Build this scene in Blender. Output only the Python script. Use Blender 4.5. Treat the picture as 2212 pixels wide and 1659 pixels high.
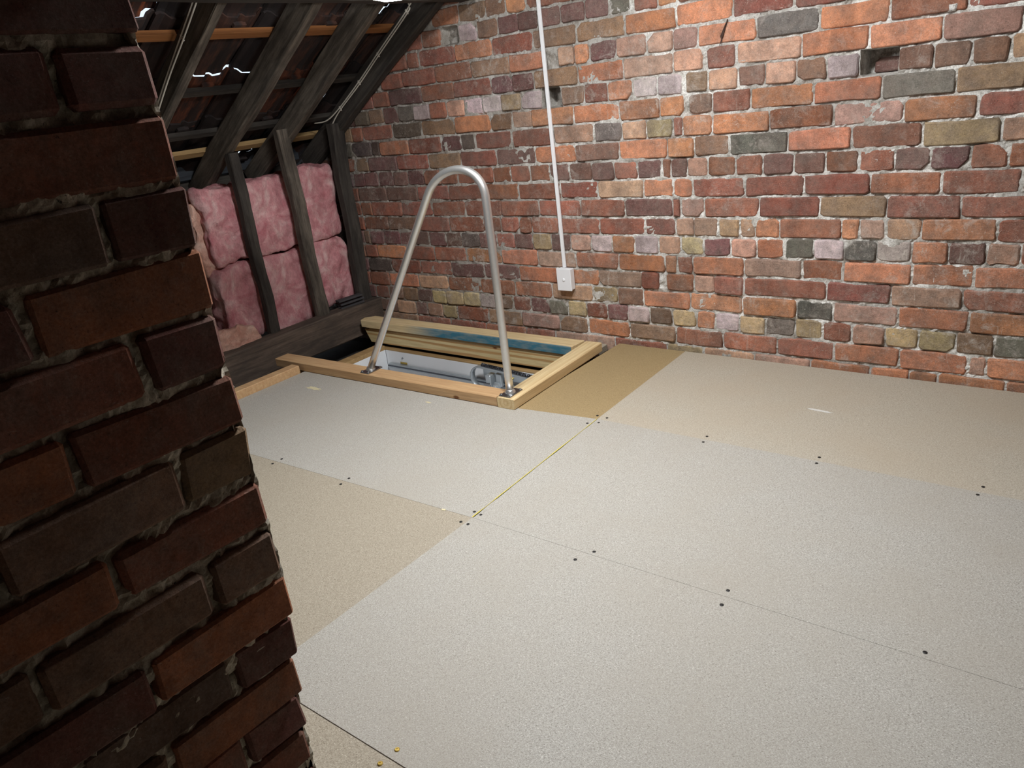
import bpy, bmesh, math, random
import numpy as np
from mathutils import Vector, Matrix, noise

S = bpy.context.scene
COL = S.collection
for o in list(bpy.data.objects):
    bpy.data.objects.remove(o)

# ---------------------------------------------------------------- camera
cam_d = bpy.data.cameras.new('camera')
cam = bpy.data.objects.new('camera', cam_d)
COL.objects.link(cam)
cam.location = (0, 0, 1.263)
cam.rotation_mode = 'XYZ'
cam.rotation_euler = (math.radians(68.538), math.radians(6.500), math.radians(37.529))
cam_d.sensor_fit = 'HORIZONTAL'
cam_d.sensor_width = 36.0
cam_d.lens = 36.0 * 1661.0 / 2212.0
cam_d.clip_start = 0.02
S.camera = cam

# ---------------------------------------------------------------- world, exposure
world = bpy.data.worlds.new('sky')
S.world = world
world.use_nodes = True
bgn = world.node_tree.nodes['Background']
bgn.inputs[0].default_value = (0.75, 0.87, 1.0, 1)
bgn.inputs[1].default_value = 1.1
S.view_settings.view_transform = 'Standard'
S.view_settings.look = 'None'
S.view_settings.gamma = 1.0
S.view_settings.use_curve_mapping = False
S.view_settings.exposure = 0.12
LAMP_STRENGTH = (96.0, 300.0)
LAMPS = [(-1.836, 1.85, 1.608), (-1.03, 1.72, 2.15)]     # centres of the lamp bases; the second is added to even the light

YW = 3.128            # gable wall face
def und(x):           # underside of the rafters
    return 1.137 + 0.6 * (x + 3.59)
SL = math.atan(0.6)

# ---------------------------------------------------------------- helpers
def lin(c):
    return tuple(((v / 255) / 12.92 if v / 255 <= 0.04045 else ((v / 255 + 0.055) / 1.055) ** 2.4) for v in c)

def tag(o, label=None, cat=None, group=None, kind=None):
    if label: o['label'] = label
    if cat: o['category'] = cat
    if group: o['group'] = group
    if kind: o['kind'] = kind
    return o

def empty(name, loc=(0, 0, 0)):
    o = bpy.data.objects.new(name, None)
    o.empty_display_size = 0.05
    o.location = loc
    COL.objects.link(o)
    return o

def setparent(o, p):
    if p is None: return
    o.parent = p
    m = Matrix.Translation(p.location) @ p.rotation_euler.to_matrix().to_4x4() if p.parent is None else None
    if m is None:
        q = p.parent
        m = Matrix.Translation(q.location) @ q.rotation_euler.to_matrix().to_4x4() @ p.matrix_parent_inverse @ Matrix.LocRotScale(p.location, p.rotation_euler, p.scale)
    o.matrix_parent_inverse = m.inverted()

def mobj(name, me, mat, parent=None, mw=None, smooth=False):
    if mat is not None and not me.materials:
        me.materials.append(mat)
    if smooth:
        for p in me.polygons: p.use_smooth = True
    o = bpy.data.objects.new(name, me)
    COL.objects.link(o)
    if mw is not None:
        o.location = mw.to_translation()
        o.rotation_euler = mw.to_euler()
    setparent(o, parent)
    return o

def pydata(name, v, f):
    me = bpy.data.meshes.new(name)
    me.from_pydata([tuple(map(float, a)) for a in v], [], f)
    me.update()
    return me

def fix_normals(me):
    bm = bmesh.new(); bm.from_mesh(me)
    bmesh.ops.recalc_face_normals(bm, faces=bm.faces)
    bm.to_mesh(me); bm.free()
    return me

def box_mesh(sx, sy, sz, bev=0.003, jit=0.0, rng=None):
    """bevelled box centred on the origin, 26 faces"""
    hx, hy, hz = sx / 2, sy / 2, sz / 2
    b = min(bev, hx * .45, hy * .45, hz * .45)
    v = []; idx = {}
    for i in (-1, 1):
        for j in (-1, 1):
            for k in (-1, 1):
                d = [rng.uniform(-jit, jit) for _ in range(3)] if rng else (0, 0, 0)
                c = (i * hx + d[0], j * hy + d[1], k * hz + d[2])
                for ax in range(3):
                    p = [c[0] - i * b, c[1] - j * b, c[2] - k * b]
                    p[ax] = c[ax]
                    idx[(i, j, k, ax)] = len(v); v.append(p)
    f = []
    s = (-1, 1)
    for i in s: f.append([idx[(i, a, c, 0)] for a, c in ((-1, -1), (1, -1), (1, 1), (-1, 1))])
    for i in s: f.append([idx[(a, i, c, 1)] for a, c in ((-1, -1), (1, -1), (1, 1), (-1, 1))])
    for i in s: f.append([idx[(a, c, i, 2)] for a, c in ((-1, -1), (1, -1), (1, 1), (-1, 1))])
    for a in s:
        for c in s:
            f.append([idx[(-1, a, c, 1)], idx[(1, a, c, 1)], idx[(1, a, c, 2)], idx[(-1, a, c, 2)]])
            f.append([idx[(a, -1, c, 0)], idx[(a, 1, c, 0)], idx[(a, 1, c, 2)], idx[(a, -1, c, 2)]])
            f.append([idx[(a, c, -1, 0)], idx[(a, c, 1, 0)], idx[(a, c, 1, 1)], idx[(a, c, -1, 1)]])
    for i in s:
        for j in s:
            for k in s:
                f.append([idx[(i, j, k, 0)], idx[(i, j, k, 1)], idx[(i, j, k, 2)]])
    return fix_normals(pydata('box', v, f))

def box(name, x0, x1, y0, y1, z0, z1, mat, parent=None, bev=0.003, rz=0.0, jit=0.0, rng=None):
    me = box_mesh(x1 - x0, y1 - y0, z1 - z0, bev, jit, rng)
    mw = Matrix.Translation(((x0 + x1) / 2, (y0 + y1) / 2, (z0 + z1) / 2)) @ Matrix.Rotation(rz, 4, 'Z')
    return mobj(name, me, mat, parent, mw)

def beam(name, p0, p1, w, d, mat, parent=None, up=(0, 0, 1), nseg=10, jit=0.0, cham=0.004, seed=0, wob=0.0):
    """timber from p0 to p1 (axis), section w (sideways) x d (along up); local X is the length"""
    rng = random.Random(seed)
    p0 = Vector(p0); p1 = Vector(p1)
    ax = (p1 - p0); L = ax.length; ax.normalize()
    u = Vector(up); u = (u - ax * u.dot(ax)).normalized()
    sd = u.cross(ax)
    mw = Matrix((ax, sd, u)).transposed().to_4x4()
    mw.translation = (p0 + p1) / 2
    c = cham; a, b = w / 2, d / 2
    sec = [(-a + c, -b), (a - c, -b), (a, -b + c), (a, b - c), (a - c, b), (-a + c, b), (-a, b - c), (-a, -b + c)]
    v = []; f = []
    n = len(sec)
    for i in range(nseg + 1):
        t = -L / 2 + L * i / nseg
        oy = wob * math.sin(seed * 1.7 + i * .9); oz = wob * math.cos(seed * 2.3 + i * .7)
        for (y, z) in sec:
            v.append((t, y + oy + rng.uniform(-jit, jit), z + oz + rng.uniform(-jit, jit)))
    for i in range(nseg):
        for j in range(n):
            f.append([i * n + j, i * n + (j + 1) % n, (i + 1) * n + (j + 1) % n, (i + 1) * n + j])
    f.append(list(range(n))[::-1]); f.append([nseg * n + j for j in range(n)])
    me = fix_normals(pydata(name, v, f))
    return mobj(name, me, mat, parent, mw)

def tube_mesh(pts, r, n=12, closed_ends=True):
    pts = [Vector(p) for p in pts]
    v = []; f = []
    prev = None
    for i, p in enumerate(pts):
        t = (pts[min(i + 1, len(pts) - 1)] - pts[max(i - 1, 0)]).normalized()
        if prev is None:
            a = Vector((0, 0, 1)) if abs(t.z) < .9 else Vector((1, 0, 0))
            u = (a - t * a.dot(t)).normalized()
        else:
            u = (prev - t * prev.dot(t)).normalized()
        prev = u
        w = t.cross(u)
        rr = r[i] if isinstance(r, (list, tuple)) else r
        for k in range(n):
            an = 2 * math.pi * k / n
            v.append(p + (u * math.cos(an) + w * math.sin(an)) * rr)
    for i in range(len(pts) - 1):
        for k in range(n):
            f.append([i * n + k, i * n + (k + 1) % n, (i + 1) * n + (k + 1) % n, (i + 1) * n + k])
    if closed_ends:
        f.append(list(range(n))[::-1]); f.append([(len(pts) - 1) * n + k for k in range(n)])
    return fix_normals(pydata('tube', v, f))

def lathe_mesh(prof, n=20, axis='Z'):
    """prof: list of (r, z)"""
    v = []; f = []
    for (r, z) in prof:
        for k in range(n):
            a = 2 * math.pi * k / n
            v.append((r * math.cos(a), r * math.sin(a), z))
    for i in range(len(prof) - 1):
        for k in range(n):
            f.append([i * n + k, i * n + (k + 1) % n, (i + 1) * n + (k + 1) % n, (i + 1) * n + k])
    f.append(list(range(n))[::-1]); f.append([(len(prof) - 1) * n + k for k in range(n)])
    return fix_normals(pydata('lathe', v, f))

def prism(name, poly, z0, z1, mat, parent=None, bev=0.0):
    """flat slab with a polygon outline (x, y)"""
    n = len(poly)
    v = [(x, y, z0) for x, y in poly] + [(x, y, z1) for x, y in poly]
    f = [list(range(n))[::-1], [n + i for i in range(n)]] + [[i, (i + 1) % n, n + (i + 1) % n, n + i] for i in range(n)]
    me = fix_normals(pydata(name, v, f))
    return mobj(name, me, mat, parent)

# smooth value noise on arrays
def vnoise(x, y, seed=0):
    xi = np.floor(x).astype(np.int64); yi = np.floor(y).astype(np.int64)
    xf = x - xi; yf = y - yi
    def h(a, b):
        n = (a * 374761393 + b * 668265263 + seed * 982451653) & 0xffffffff
        n = ((n ^ (n >> 13)) * 1274126177) & 0xffffffff
        return ((n ^ (n >> 16)) & 0xffff) / 65535.0
    u = xf * xf * (3 - 2 * xf); w = yf * yf * (3 - 2 * yf)
    return (h(xi, yi) * (1 - u) + h(xi + 1, yi) * u) * (1 - w) + (h(xi, yi + 1) * (1 - u) + h(xi + 1, yi + 1) * u) * w

# ---------------------------------------------------------------- materials
class NT:
    def __init__(self, name):
        self.m = bpy.data.materials.new(name); self.m.use_nodes = True
        self.t = self.m.node_tree; self.n = self.t.nodes
        self.b = self.n['Principled BSDF']
    def node(self, typ, **kw):
        n = self.n.new(typ)
        for k, v in kw.items():
            if k.startswith('i_'):
                n.inputs[k[2:].replace('_', ' ')].default_value = v
            else:
                setattr(n, k, v)
        return n
    def link(self, a, b):
        self.t.links.new(a, b)
    def coords(self, src='Object', scale=(1, 1, 1)):
        tc = self.node('ShaderNodeTexCoord')
        mp = self.node('ShaderNodeMapping'); mp.inputs['Scale'].default_value = scale
        if src == 'World':
            g = self.node('ShaderNodeNewGeometry'); self.link(g.outputs['Position'], mp.inputs[0])
        else:
            self.link(tc.outputs[src], mp.inputs[0])
        return mp.outputs[0]
    def noise(self, vec, scale, detail=4, rough=.6, dist=0.0):
        n = self.node('ShaderNodeTexNoise'); n.inputs['Scale'].default_value = scale
        n.inputs['Detail'].default_value = detail; n.inputs['Roughness'].default_value = rough
        n.inputs['Distortion'].default_value = dist
        self.link(vec, n.inputs['Vector'])
        return n.outputs['Fac']
    def ramp(self, fac, stops):
        r = self.node('ShaderNodeValToRGB')
        e = r.color_ramp.elements
        while len(e) < len(stops): e.new(.5)
        for k, (p, c) in enumerate(stops):
            e[k].position = p
            e[k].color = (c, c, c, 1) if isinstance(c, (int, float)) else (*c[:3], 1)
        self.link(fac, r.inputs[0])
        return r.outputs[0]
    def mix(self, fac, a, b, mode='MIX'):
        m = self.node('ShaderNodeMix'); m.data_type = 'RGBA'; m.blend_type = mode
        for sock, v in ((m.inputs[0], fac), (m.inputs[6], a), (m.inputs[7], b)):
            if hasattr(v, 'is_linked') or isinstance(v, bpy.types.NodeSocket): self.link(v, sock)
            elif isinstance(v, (int, float)): sock.default_value = v
            else: sock.default_value = (*v[:3], 1)
        return m.outputs[2]
    def mul(self, a, b):
        m = self.node('ShaderNodeMath', operation='MULTIPLY')
        for s, v in ((m.inputs[0], a), (m.inputs[1], b)):
            if isinstance(v, bpy.types.NodeSocket): self.link(v, s)
            else: s.default_value = v
        return m.outputs[0]
    def out(self, col=None, rough=.8, metal=0.0, bump=None, bstr=.3, bdist=.002, spec=.3):
        if col is not None:
            if isinstance(col, bpy.types.NodeSocket): self.link(col, self.b.inputs['Base Color'])
            else: self.b.inputs['Base Color'].default_value = (*col[:3], 1)
        if isinstance(rough, bpy.types.NodeSocket): self.link(rough, self.b.inputs['Roughness'])
        else: self.b.inputs['Roughness'].default_value = rough
        self.b.inputs['Metallic'].default_value = metal
        self.b.inputs['Specular IOR Level'].default_value = spec
        if bump is not None:
            bn = self.node('ShaderNodeBump'); bn.inputs['Strength'].default_value = bstr
            bn.inputs['Distance'].default_value = bdist
            self.link(bump, bn.inputs['Height']); self.link(bn.outputs[0], self.b.inputs['Normal'])
        return self.m

def brick_material(name, attr=False, lime=1.0):
    t = NT(name)
    if attr:
        a = t.node('ShaderNodeAttribute'); a.attribute_name = 'tint'; base = a.outputs['Color']
    else:
        a = t.node('ShaderNodeObjectInfo'); base = a.outputs['Color']
    w = t.coords('World')
    # kiln bands: darker and paler stripes across each brick
    wb = t.coords('World', (11, 11, 3))
    nb = t.noise(wb, 1.0, 2, .5, .3)
    c = t.mix(.55, base, t.ramp(nb, [(.34, (.62, .6, .6)), (.5, (1, 1, 1)), (.68, (1.18, 1.14, 1.1))]), 'MULTIPLY')
    n1 = t.noise(w, 13, 5, .7)
    c = t.mix(t.ramp(n1, [(.40, 0.0), (.66, .55)]), c, lin((118, 106, 98)))
    n2 = t.noise(w, 42, 5, .75)
    c = t.mix(.8, c, t.ramp(n2, [(.3, (.68, .67, .66)), (.5, (1, 1, 1)), (.72, (1.3, 1.28, 1.26))]), 'MULTIPLY')
    n3 = t.noise(w, 240, 3, .8)
    c = t.mix(.8, c, t.ramp(n3, [(.3, (.66, .66, .66)), (.7, (1.32, 1.32, 1.32))]), 'MULTIPLY')
    if lime:
        # lime scum: haze, blotches, fine flecks and a few vertical runs
        big = t.noise(w, 2.1, 3, .6)
        bl = t.noise(w, 17, 6, .8, .5)
        fb = t.mul(t.ramp(bl, [(.52, 0), (.66, .8)]), t.ramp(big, [(.42, .05), (.62, .75)]))
        c = t.mix(t.mul(fb, lime), c, lin((196, 186, 176)))
        wv = t.coords('World', (48, 48, 8))
        runs = t.noise(wv, 1.0, 4, .7, .8)
        fr = t.mul(t.ramp(runs, [(.62, 0), (.68, .8)]), t.ramp(big, [(.48, 0), (.66, .7)]))
        c = t.mix(t.mul(fr, lime), c, lin((205, 196, 184)))
        ws = t.coords('World', (1, 1, 1.6))
        sc = t.noise(ws, 95, 5, .8, 2.0)
        fs = t.mul(t.ramp(sc, [(.60, 0), (.66, .9)]), t.ramp(big, [(.36, .35), (.6, 1)]))
        c = t.mix(t.mul(fs, lime), c, lin((216, 208, 198)))
    pit = t.noise(w, 120, 4, .8)
    c = t.mix(t.ramp(pit, [(.29, .8), (.36, 0)]), c, lin((56, 44, 40)))
    hb = t.noise(w, 75, 7, .78)
    return t.out(c, .92, bump=hb, bstr=.9, bdist=.006, spec=.12)

def mortar_material(name, c0, c1, c2, left_tone=None):
    t = NT(name)
    w = t.coords('World')
    n = t.noise(w, 26, 6, .75)
    c = t.ramp(n, [(.32, lin(c0)), (.44, lin(c1)), (.58, lin(c2))])
    g = t.noise(w, 180, 4, .8)
    c = t.mix(.9, c, t.ramp(g, [(.3, (.5, .49, .47)), (.5, (1, 1, 1)), (.7, (1.25, 1.25, 1.25))]), 'MULTIPLY')
    b = t.noise(w, 3, 3, .6)
    c = t.mix(t.ramp(b, [(.4, .55), (.6, 0)]), c, lin((118, 110, 100)))
    if left_tone:  # second tone, growing toward the left end and broken by noise
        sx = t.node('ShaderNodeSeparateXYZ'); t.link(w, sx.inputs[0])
        left_mix = t.mul(t.mapr(sx.outputs[0], -1.7, -3.1), t.ramp(t.noise(w, 6, 4, .7), [(.3, .35), (.6, .95)]))
        c = t.mix(left_mix, c, lin(left_tone))
    k = t.noise(w, 70, 4, .8)
    c = t.mix(t.ramp(k, [(.30, .85), (.38, 0)]), c, lin((58, 54, 50)))
    return t.out(c, .95, bump=t.noise(w, 140, 6, .8), bstr=.7, bdist=.006, spec=.1)

def wood_material(name, c0, c1, scale=1.0, rings=0.0, dark=None, rough=.75, knots=False, stain=None):
    """grain runs along local X"""
    t = NT(name)
    v = t.coords('Object', (2.2 * scale, 34 * scale, 34 * scale))
    n = t.noise(v, 1.6, 6, .65, .4)
    c = t.ramp(n, [(.3, lin(c0)), (.7, lin(c1))])
    if rings:
        v2 = t.coords('Object', (1.5, 14, 14))
        wv = t.node('ShaderNodeTexWave', wave_type='RINGS', rings_direction='X')
        wv.inputs['Scale'].default_value = 1.1; wv.inputs['Distortion'].default_value = 5.5
        wv.inputs['Detail'].default_value = 1.5; wv.inputs['Detail Scale'].default_value = .6
        t.link(v2, wv.inputs[0])
        c = t.mix(t.mul(t.ramp(wv.outputs['Fac'], [(.45, 0), (.8, 1)]), rings), c, lin((168, 118, 62)))
    fine = t.noise(t.coords('Object', (8, 220, 220)), 1, 4, .7)
    c = t.mix(.7, c, t.ramp(fine, [(.3, (.74, .72, .7)), (.7, (1.18, 1.18, 1.18))]), 'MULTIPLY')
    if knots:
        vo = t.node('ShaderNodeTexVoronoi'); vo.inputs['Scale'].default_value = 1.0
        t.link(t.coords('Object', (4.5, 9, 9)), vo.inputs['Vector'])
        c = t.mix(t.ramp(vo.outputs['Distance'], [(.055, 1), (.1, 0)]), c, lin((112, 70, 40)))
    if dark:
        dn = t.noise(t.coords('Object', (3, 9, 9)), 1.3, 4, .7)
        c = t.mix(t.ramp(dn, [(.4, 0), (.7, .8)]), c, lin(dark))
    if stain:
        # chalk-blue stain over the front face
        sx = t.node('ShaderNodeSeparateXYZ'); t.link(t.coords('Object'), sx.inputs[0])
        e = t.noise(t.coords('Object', (14, 60, 60)), 1, 3, .6)
        fx = t.mapr(sx.outputs[0], -.40, -.12)
        yf = t.mapr(sx.outputs[1], -.043, -.0465)
        f = t.mul(t.mul(fx, yf), t.ramp(e, [(.3, .75), (.6, 1)]))
        c = t.mix(f, c, lin(stain))
    return t.out(c, rough, bump=n, bstr=.25, bdist=.002, spec=.25)

def mapr(self, v, a, b):
    m = self.node('ShaderNodeMapRange'); m.inputs[1].default_value = a; m.inputs[2].default_value = b
    m.clamp = True
    self.link(v, m.inputs[0]); return m.outputs[0]
NT.mapr = mapr

def particle_material(name, base, chip_l, chip_d, tint=None):
    t = NT(name)
    w = t.coords('World')
    wd = t.coords('World', (1, 2.2, 1))
    n = t.noise(wd, 260, 3, .75, .8)
    c = t.ramp(n, [(.34, lin(chip_d)), (.47, lin(base)), (.56, lin(base)), (.68, lin(chip_l))])
    wd2 = t.coords('World', (2.4, 1, 1))
    n2 = t.noise(wd2, 170, 3, .7, 1.0)
    c = t.mix(.9, c, t.ramp(n2, [(.33, (.80, .79, .77)), (.66, (1.16, 1.16, 1.16))]), 'MULTIPLY')
    b = t.noise(w, 2.3, 3, .6)
    if tint: c = t.mix(t.ramp(b, [(.35, 0), (.7, .5)]), c, lin(tint))
    sp = t.noise(w, 330, 2, .5)
    c = t.mix(t.ramp(sp, [(.24, .7), (.29, 0)]), c, lin((70, 58, 48)))
    return t.out(c, .62, bump=n, bstr=.06, bdist=.001, spec=.3)

def plain(name, col, rough=.5, metal=0.0, var=.0, spec=.4, nscale=30, bstr=0):
    t = NT(name)
    c = lin(col)
    n = t.noise(t.coords('World'), nscale, 4, .6)
    if var:
        c = t.mix(t.ramp(n, [(.35, 0), (.7, var)]), c, tuple(v * .55 for v in c))
    return t.out(c, rough, metal, bump=n if bstr else None, bstr=bstr, spec=spec)

M = {}
M['brick'] = brick_material('brick')
M['brick_far'] = brick_material('brick_joined', attr=True)
M['chimney_brick'] = brick_material('chimney_brick', lime=.22)
M['mortar'] = mortar_material('lime_mortar', (146, 140, 131), (200, 196, 188), (242, 240, 235), left_tone=(146, 137, 127))
M['chimney_mortar'] = mortar_material('dirty_mortar', (150, 140, 124), (192, 182, 164), (220, 212, 196))
M['old_wood'] = wood_material('old_dark_timber', (50, 46, 43), (82, 77, 71), dark=(38, 35, 33), rough=.9)
M['old_wood2'] = wood_material('weathered_timber', (62, 56, 50), (122, 113, 102), dark=(44, 40, 36), rough=.9)
M['brown_wood'] = wood_material('brown_joist_timber', (70, 60, 53), (108, 94, 83), dark=(54, 49, 45), rough=.9)
M['black_wood'] = wood_material('blackened_timber', (46, 48, 52), (70, 74, 80), rough=.85)
M['pine'] = wood_material('pale_pine', (202, 178, 134), (220, 200, 158), rings=.25, knots=True, rough=.6)
M['pine_red'] = wood_material('reddish_pine', (176, 140, 102), (198, 166, 126), rings=.12, knots=True, rough=.6)
M['pine_grain'] = wood_material('grained_pine', (198, 178, 132), (214, 196, 150), rings=.7, knots=True, rough=.6)
M['pine_blue'] = wood_material('chalked_pine', (206, 182, 138), (224, 204, 162), rings=.18, knots=True, rough=.6, stain=(58, 112, 132))
M['orange_wood'] = wood_material('orange_batten', (122, 78, 44), (148, 98, 58), rough=.7)
M['pale_batten'] = wood_material('pale_batten', (150, 122, 82), (178, 148, 104), rough=.75)
M['board_grey'] = particle_material('grey_particleboard', (168, 165, 158), (216, 214, 208), (106, 101, 91), tint=(160, 153, 141))
M['board_warm'] = particle_material('warm_particleboard', (172, 165, 151), (210, 203, 190), (118, 109, 93), tint=(168, 154, 134))
M['board_tan'] = particle_material('tan_particleboard', (160, 151, 135), (198, 190, 174), (108, 98, 81))
M['board_brown'] = particle_material('brown_particleboard', (154, 134, 98), (180, 160, 122), (118, 98, 68))
M['yellow'] = plain('yellow_plastic_tongue', (212, 194, 84), .6)
M['alu'] = plain('brushed_aluminium', (226, 226, 224), .32, .88, var=.12, nscale=60)
M['zinc'] = plain('zinc_plate', (150, 152, 156), .35, 1.0, var=.4, nscale=40)
M['steel'] = plain('galvanised_steel', (182, 190, 195), .42, .6, var=.2, nscale=50)
M['spring'] = plain('dark_spring_steel', (96, 100, 108), .4, 1.0)
M['brass'] = plain('brass', (196, 168, 92), .35, 1.0)
M['white_board'] = plain('white_melamine', (226, 229, 232), .45, var=.08, nscale=8)
M['white_plastic'] = plain('white_plastic', (232, 232, 234), .35)
M['cable'] = plain('grey_white_cable', (190, 184, 172), .55)
M['black'] = plain('black_screw', (24, 22, 20), .5)
M['dark'] = plain('dark_plaster', (70, 66, 62), .95, var=.5)
M['slate'] = plain('dark_slate', (62, 60, 62), .8, var=.4)
M['roof'] = plain('roof_underside', (60, 46, 42), .95, var=.6, nscale=6)
M['rear'] = plain('rear_brickwork', (134, 86, 68), .95, var=.5, nscale=12)
M['smear'] = plain('dried_filler', (206, 196, 160), .8, var=.2, nscale=90)
M['smear2'] = plain('chalk_scuff', (206, 204, 198), .8, var=.3, nscale=90)
M['twig'] = plain('rusty_wire', (70, 50, 42), .8)

def tile_material():
    t = NT('terracotta_tile')
    a = t.node('ShaderNodeObjectInfo'); base = a.outputs['Color']
    n = t.noise(t.coords('Object', (1.2, 7, 1)), 2.6, 5, .7)
    c = t.mix(t.ramp(n, [(.38, 0), (.56, .92)]), base, lin((46, 42, 42)))
    return t.out(c, .9, bump=t.noise(t.coords('Object'), 60, 4, .7), bstr=.4, bdist=.003, spec=.15)
M['tile'] = tile_material()

def batt_material(name, c0, c1, c2):
    t = NT(name)
    o = t.coords('Object')
    n = t.noise(o, 7, 5, .65, .8)
    c = t.ramp(n, [(.33, lin(c0)), (.5, lin(c1)), (.68, lin(c2))])
    f = t.noise(t.coords('Object', (1, 1, .5)), 60, 5, .8, 1.2)
    c = t.mix(.7, c, t.ramp(f, [(.3, (.7, .66, .66)), (.7, (1.2, 1.2, 1.2))]), 'MULTIPLY')
    m = t.out(c, 1.0, bump=t.noise(o, 38, 6, .8, .6), bstr=.9, bdist=.012, spec=.0)
    t.b.inputs['Subsurface Weight'].default_value = 0.0
    return m
M['batt'] = batt_material('pink_glasswool', (198, 124, 131), (220, 162, 164), (236, 204, 200))
M['batt_peach'] = batt_material('peach_glasswool', (206, 150, 132), (222, 178, 160), (234, 204, 188))

def emit(name, col, s):
    t = NT(name)
    t.b.inputs['Base Color'].default_value = (.9, .9, .9, 1)
    t.b.inputs['Emission Color'].default_value = (*col, 1)
    t.b.inputs['Emission Strength'].default_value = s
    return t.m
M['lamp'] = emit('lit_dome', (.975, .985, .99), LAMP_STRENGTH[0])
M['added_lamp'] = emit('added_lit_dome', (.975, .985, .99), LAMP_STRENGTH[1])  # unseen lamp, added to brighten floor and right-hand wall

# brick joints along each course of the gable wall (x in metres, colour code between)
ROWS = {
    -1: "-3.571 b -3.306 r -3.040 r -2.773 r -2.484 r -2.294 w -1.933 r -1.647 y -1.460 c -1.218 c -.975 o -.737 o -.592 o -.491 o -.266 o -.084",
    0: "-3.635 b -3.476 c -3.315 d -3.218 c -3.093 y -2.980 r -2.743 b -2.505 w -2.258 b -2.084 o -1.843 c -1.597 r -1.364 o -1.117 r -.880 o -.633 o -.395 w -.335 o -.183",
    1: "-3.647 r -3.525 b -3.403 b -3.280 d -3.158 y -3.047 y -2.914 y -2.793 p -2.679 b -2.556 r -2.437 d -2.316 g -2.200 y -2.087 r -1.965 d -1.847 p -1.729 b -1.613 y -1.490 o -1.400 p -1.285 y -1.171 g -1.043 y -.929 r -.813 c -.691 y -.570 y -.442 b -.319 g -.207",
    2: "-3.676 r -3.500 o -3.250 c -3.019 r -2.775 r -2.531 o -2.289 c -2.041 y -1.901 b -1.757 o -1.519 o -1.270 o -1.039 g -.892 w -.646 o -.408 o -.196",
    3: "-3.666 k -3.463 r -3.220 r -2.974 d -2.734 d -2.491 o -2.233 o -2.002 w -1.766 r -1.667 - -1.636 r -1.498 w -1.401 r -1.265 r -.918 r -.679 w -.435 r -.226",
    4: "-3.673 r -3.564 o -3.312 r -3.090 r -2.847 o -2.601 o -2.362 w -2.126 o -1.883 o -1.637 o -1.577 r -1.502 o -1.265 w -1.020 r -.857 o -.610 o -.405 o -.215",
    5: "-3.662 b -3.612 d -3.489 d -3.350 d -3.235 d -3.117 d -2.987 d -2.866 k -2.739 d -2.620 r -2.501 d -2.381 y -2.265 d -2.150 c -2.029 p -1.910 o -1.790 p -1.668 c -1.558 y -1.445 d -1.324 c -1.209 o -1.092 g -.975 p -.857 g -.739 p -.617 o -.496 d -.375 c -.273 r -.172",
    6: "-3.639 r -3.432 b -3.175 r -2.943 r -2.696 r -2.578 r -2.456 r -2.376 r -2.210 r -1.975 r -1.730 r -1.580 w -1.493 c -1.379 c -1.283 c -1.217 o -1.114 r -.871 o -.806 w -.712 c -.589 o -.350 r -.208",
    7: "-3.645 r -3.550 r -3.298 r -3.056 r -2.812 r -2.562 r -2.322 r -2.074 r -1.830 d -1.587 r -1.550 w -1.441 r -1.199 r -.956 b -.714 r -.468 r -.256",
    8: "-3.646 d -3.405 d -3.156 r -2.917 r -2.674 r -2.438 r -2.183 r -1.968 c -1.732 o -1.584 o -1.490 r -1.258 r -1.017 r -.775 r -.535 r -.297 r -.177",
    9: "-3.668 d -3.566 d -3.450 d -3.326 d -3.210 d -3.084 r -2.958 r -2.837 r -2.723 r -2.591 r -2.474 r -2.357 r -2.237 d -2.121 d -1.996 d -1.877 r -1.757 d -1.634 r -1.591 d -1.513 c -1.420 r -1.297 r -1.183 d -1.059 d -.941 r -.819 r -.697 d -.578 d -.455 r -.342 r -.231",
    10: "-3.628 b -3.515 d -3.275 r -3.034 b -2.798 r -2.557 d -2.312 o -2.078 b -1.842 o -1.605 o -1.479 b -1.324 g -1.084 o -.849 r -.611 y -.372 c -.198",
    11: "-3.632 k -3.464 k -3.398 o -3.164 r -2.924 d -2.782 k -2.681 r -2.443 r -2.193 c -1.969 g -1.824 c -1.701 y -1.576 r -1.529 o -1.396 o -1.160 r -.918 w -.678 o -.447 r -.257",
    12: "-3.608 r -3.520 r -3.275 k -3.049 b -2.808 o -2.569 b -2.431 c -2.310 o -2.074 o -1.832 o -1.633 o -1.519 - -1.499 b -1.395 r -1.234 o -.992 o -.753 g -.519 b -.316",
    13: "-3.560 k -3.442 b -3.328 d -3.207 g -3.086 p -2.966 r -2.847 c -2.726 p -2.609 p -2.485 y -2.365 p -2.242 # -2.134 b -2.005 r -1.882 o -1.757 p -1.639 p -1.525 - -1.510 b -1.411 c -1.287 b -1.177 c -1.059 b -.946 p -.832 # -.708 b -.595 b -.480 b -.371 c -.264",
    14: "-3.385 r -3.262 d -3.012 r -2.783 r -2.536 d -2.401 d -2.277 b -2.034 o -1.801 w -1.565 c -1.433 - -1.417 r -1.292 c -1.042 o -.803 o -.573 w -.345 r -.181",
    15: "-3.296 r -3.135 r -2.898 r -2.653 b -2.411 o -2.206 - -2.128 w -2.041 o -1.963 d -1.829 w -1.680 w -1.562 w -1.450 o -1.211 g -.978 o -.741 r -.505 r -.308",
    16: "-3.080 r -2.995 r -2.747 o -2.509 r -2.263 b -2.216 b -2.025 b -1.778 o -1.544 o -1.307 r -1.071 r -.842 r -.623 r -.427 r -.259",
    17: "-2.953 r -2.824 # -2.704 p -2.587 b -2.458 d -2.337 d -2.224 d -2.099 d -1.971 d -1.850 g -1.744 - -1.733 r -1.622 o -1.533 r -1.421",
    18: "-2.870 o -2.691 b -2.521 b -2.393 o -2.283 r -2.039 r -1.786",
}

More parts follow.
